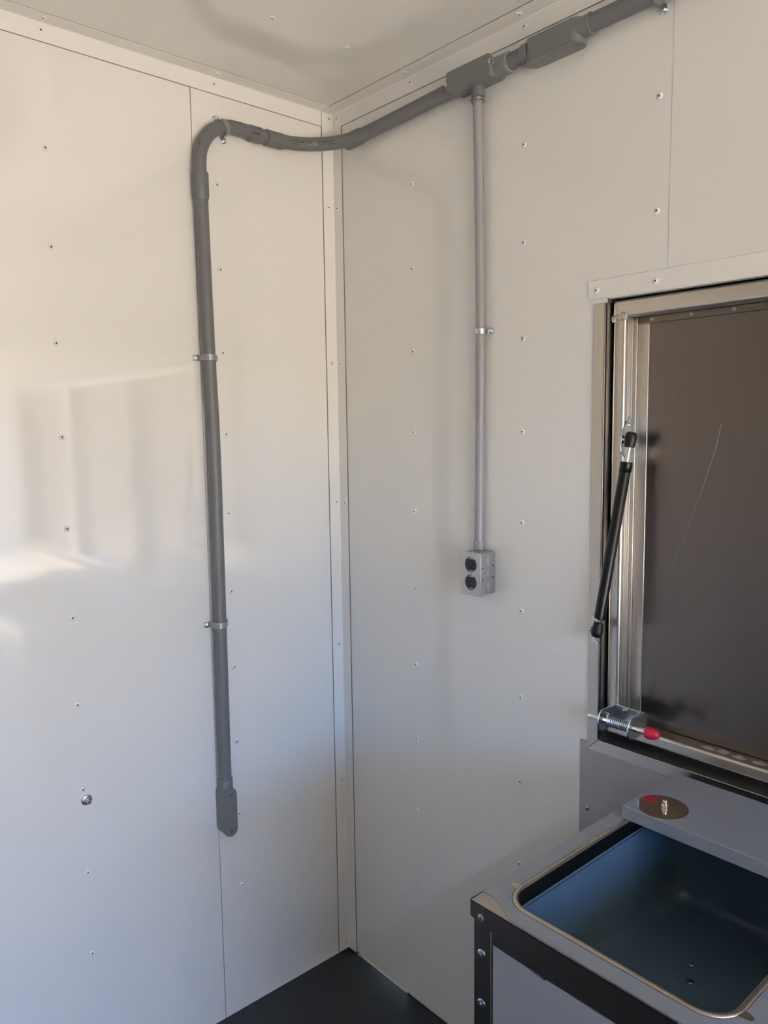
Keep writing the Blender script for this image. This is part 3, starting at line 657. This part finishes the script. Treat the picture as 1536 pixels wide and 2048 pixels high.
for i, (a, b, c, e) in enumerate(WELLS):
    lp = [(x, y, KZ + 0.0006) for x, y in rrect(a - 0.0036, b + 0.0036, c - 0.0036, e + 0.0036, WR + 0.0036, 8)]
    bm = B(); tube(bm, lp, 0.0044, 10, close=True)
    for v in bm.verts: v.co.z = KZ + (v.co.z - KZ) * 0.55
    rim = obj('well_rim', bm, 'steel_tan', K, smooth=True)
    # collar then the pan with a filleted floor
    def loops(levels, name, m, par):
        bm = B(); prev = None
        for (ins, z) in levels:
            ring = [bm.verts.new((x, y, z)) for x, y in rrect(a + ins, b - ins, c + ins, e - ins, max(0.012, WR - ins * .5), 8)]
            if prev:
                for k in range(len(ring)):
                    j = (k + 1) % len(ring); bm.faces.new((prev[k], prev[j], ring[j], ring[k]))
            prev = ring
        return bm, prev
    bm, _ = loops([(0, KZ + .001), (0.001, KZ - 0.003), (0.0015, KZ - 0.026), (0.004, KZ - 0.0275)], 'c', None, None)
    obj('well_collar', bm, 'steel_post', K, smooth=40, norm=False)
    lev = [(0.0030, KZ - 0.022), (0.0035, 0.730)] + [(0.0035 + 0.026 * (1 - math.cos(t)), 0.730 - 0.030 * math.sin(t)) for t in [math.pi / 2 * k / 6 for k in range(1, 7)]] + [(0.06, 0.6985)]
    bm, last = loops(lev, 'b', None, None); bm.faces.new(last)
    bas = obj('basin', bm, 'basin', K, smooth=40, norm=False)
    cxw, cyw = a + 0.115, c + 0.335
    for (x, y) in ((a + 0.034, -0.146), (a + 0.116, -0.209)):
        obj('floor_rivet', lathe(B(), (x, y, 0.6980), PZ, [(0, 0.005), (0.0012, 0.0045), (0.002, 0.002)], 12), 'steel_tan', bas, smooth=True)
    obj('drain_plug', lathe(B(), (a + 0.135, -0.249, 0.6980), PZ, [(0, 0.006), (0.0016, 0.0058), (0.002, 0.004)], 14), 'zinc', bas, smooth=True)
    # little torn tabs of bare metal by the rim
    for (x, y, s, t) in ((a - 0.009, c + 0.036, -1, 0), (a - 0.009, c + 0.232, -1, 0), (b + 0.009, c + 0.030, 1, 0)):
        obj('torn_tab', prism(B(), [(x + s * 0.010, y - 0.004), (x + s * .012, y + 0.001), (x + s * .008, y + 0.005), (x - s * 0.004, y + 0.009), (x - s * 0.004, y - 0.008)], (0, 0, KZ + 0.0004), PX, PY, PZ, 0.0010), 'steel_tan', K)
# apron, end lip, posts and front panel
apr = obj('apron', prism(B(), [(KX0, KZ), (KX0, 0.8800), (1.0415, 0.8770), (1.0415, 0.8550), (KX1, 0.8550), (KX1, KZ)], (0, KY0 + 0.0025, 0), PX, PZ, NY, 0.0025), 'steel_post', K, bevel=0.0011)
obj('side_lip', box(B(), KX0, KX0 + .002, KY0, KY1, 0.880, KZ), 'steel_post', K)
for (x0, x1) in ((1.0415, 1.0725), (KX1 - 0.0385, KX1 - 0.0075)):
    po = obj('post', box(B(), x0, x1, KY0 - .0001, KY0 + 0.030, 0.0, 0.8900), 'steel_post', K)
    obj('post', box(B(), x0, x1, KY1 - 0.030, KY1, 0.0, 0.900), 'steel_post', K)
    xm = x0 + 0.0143
    rivet(po, (xm - .001, KY0 - .0026 + .0024, 0.8860), NY, RIV_S)
    z = 0.8315
    while z > 0.1:
        bm = B(); lathe(bm, (xm, KY0, z), NY, [(0, 0.0068), (0.0012, 0.0066), (0.0020, 0.0046), (0.0020, 0.0024), (0.0004, 0.0022)], 18)
        obj('screw', bm, 'zinc', po, smooth=40); z -= 0.0780
obj('post_edge', box(B(), 1.0733, 1.0745, KY0 - 0.0016, KY0 + 0.02, 0.02, 0.8745), 'steel_tan', K)
fp = B(); prism(fp, [(1.0765, 0.06), (2.008, 0.06), (2.008, 0.8535), (1.170, 0.8535), (1.166, 0.8500), (1.150, 0.8512), (1.139, 0.8530), (1.0765, 0.8545)], (0, KY0 + 0.006, 0), PX, PZ, NY, 0.0050)
obj('front_panel', fp, 'film', K)
obj('side_panel', box(B(), 1.0425, 1.0440, KY0 + 0.03, KY1 - .03, 0.06, 0.900), 'steel_post', K)
obj('side_panel', box(B(), KX1 - .009, KX1 - .0075, KY0 + 0.03, KY1 - .03, 0.06, 0.900), 'steel_post', K)
# raised ledge at the back, round bare patch with a stud
LZ = 0.9310
led = obj('ledge', box(B(), 1.0565, KX1 - .004, -0.2165, -0.0295, KZ + .0009, LZ), 'film', K, bevel=0.0016, seg=3)
dsc = obj('bare_disc', lathe(B(), (1.1085, -0.1715, LZ - .0002), PZ, [(0, 0.0430), (0.0006, 0.0430), (0.0006, 0.0001)], 48), 'disc', led, smooth=30)
bm = B(); prism(bm, hexprof(0.0060), (1.1125, -0.1695, LZ + .0003), PX, PY, PZ, 0.0062); lathe(bm, (1.1125, -0.1695, LZ + .006), PZ, [(0, 0.0042), (0.0060, 0.0042), (0.0075, 0.0030)], 14)
obj('stud', bm, 'chrome', led, bevel=0.0005)
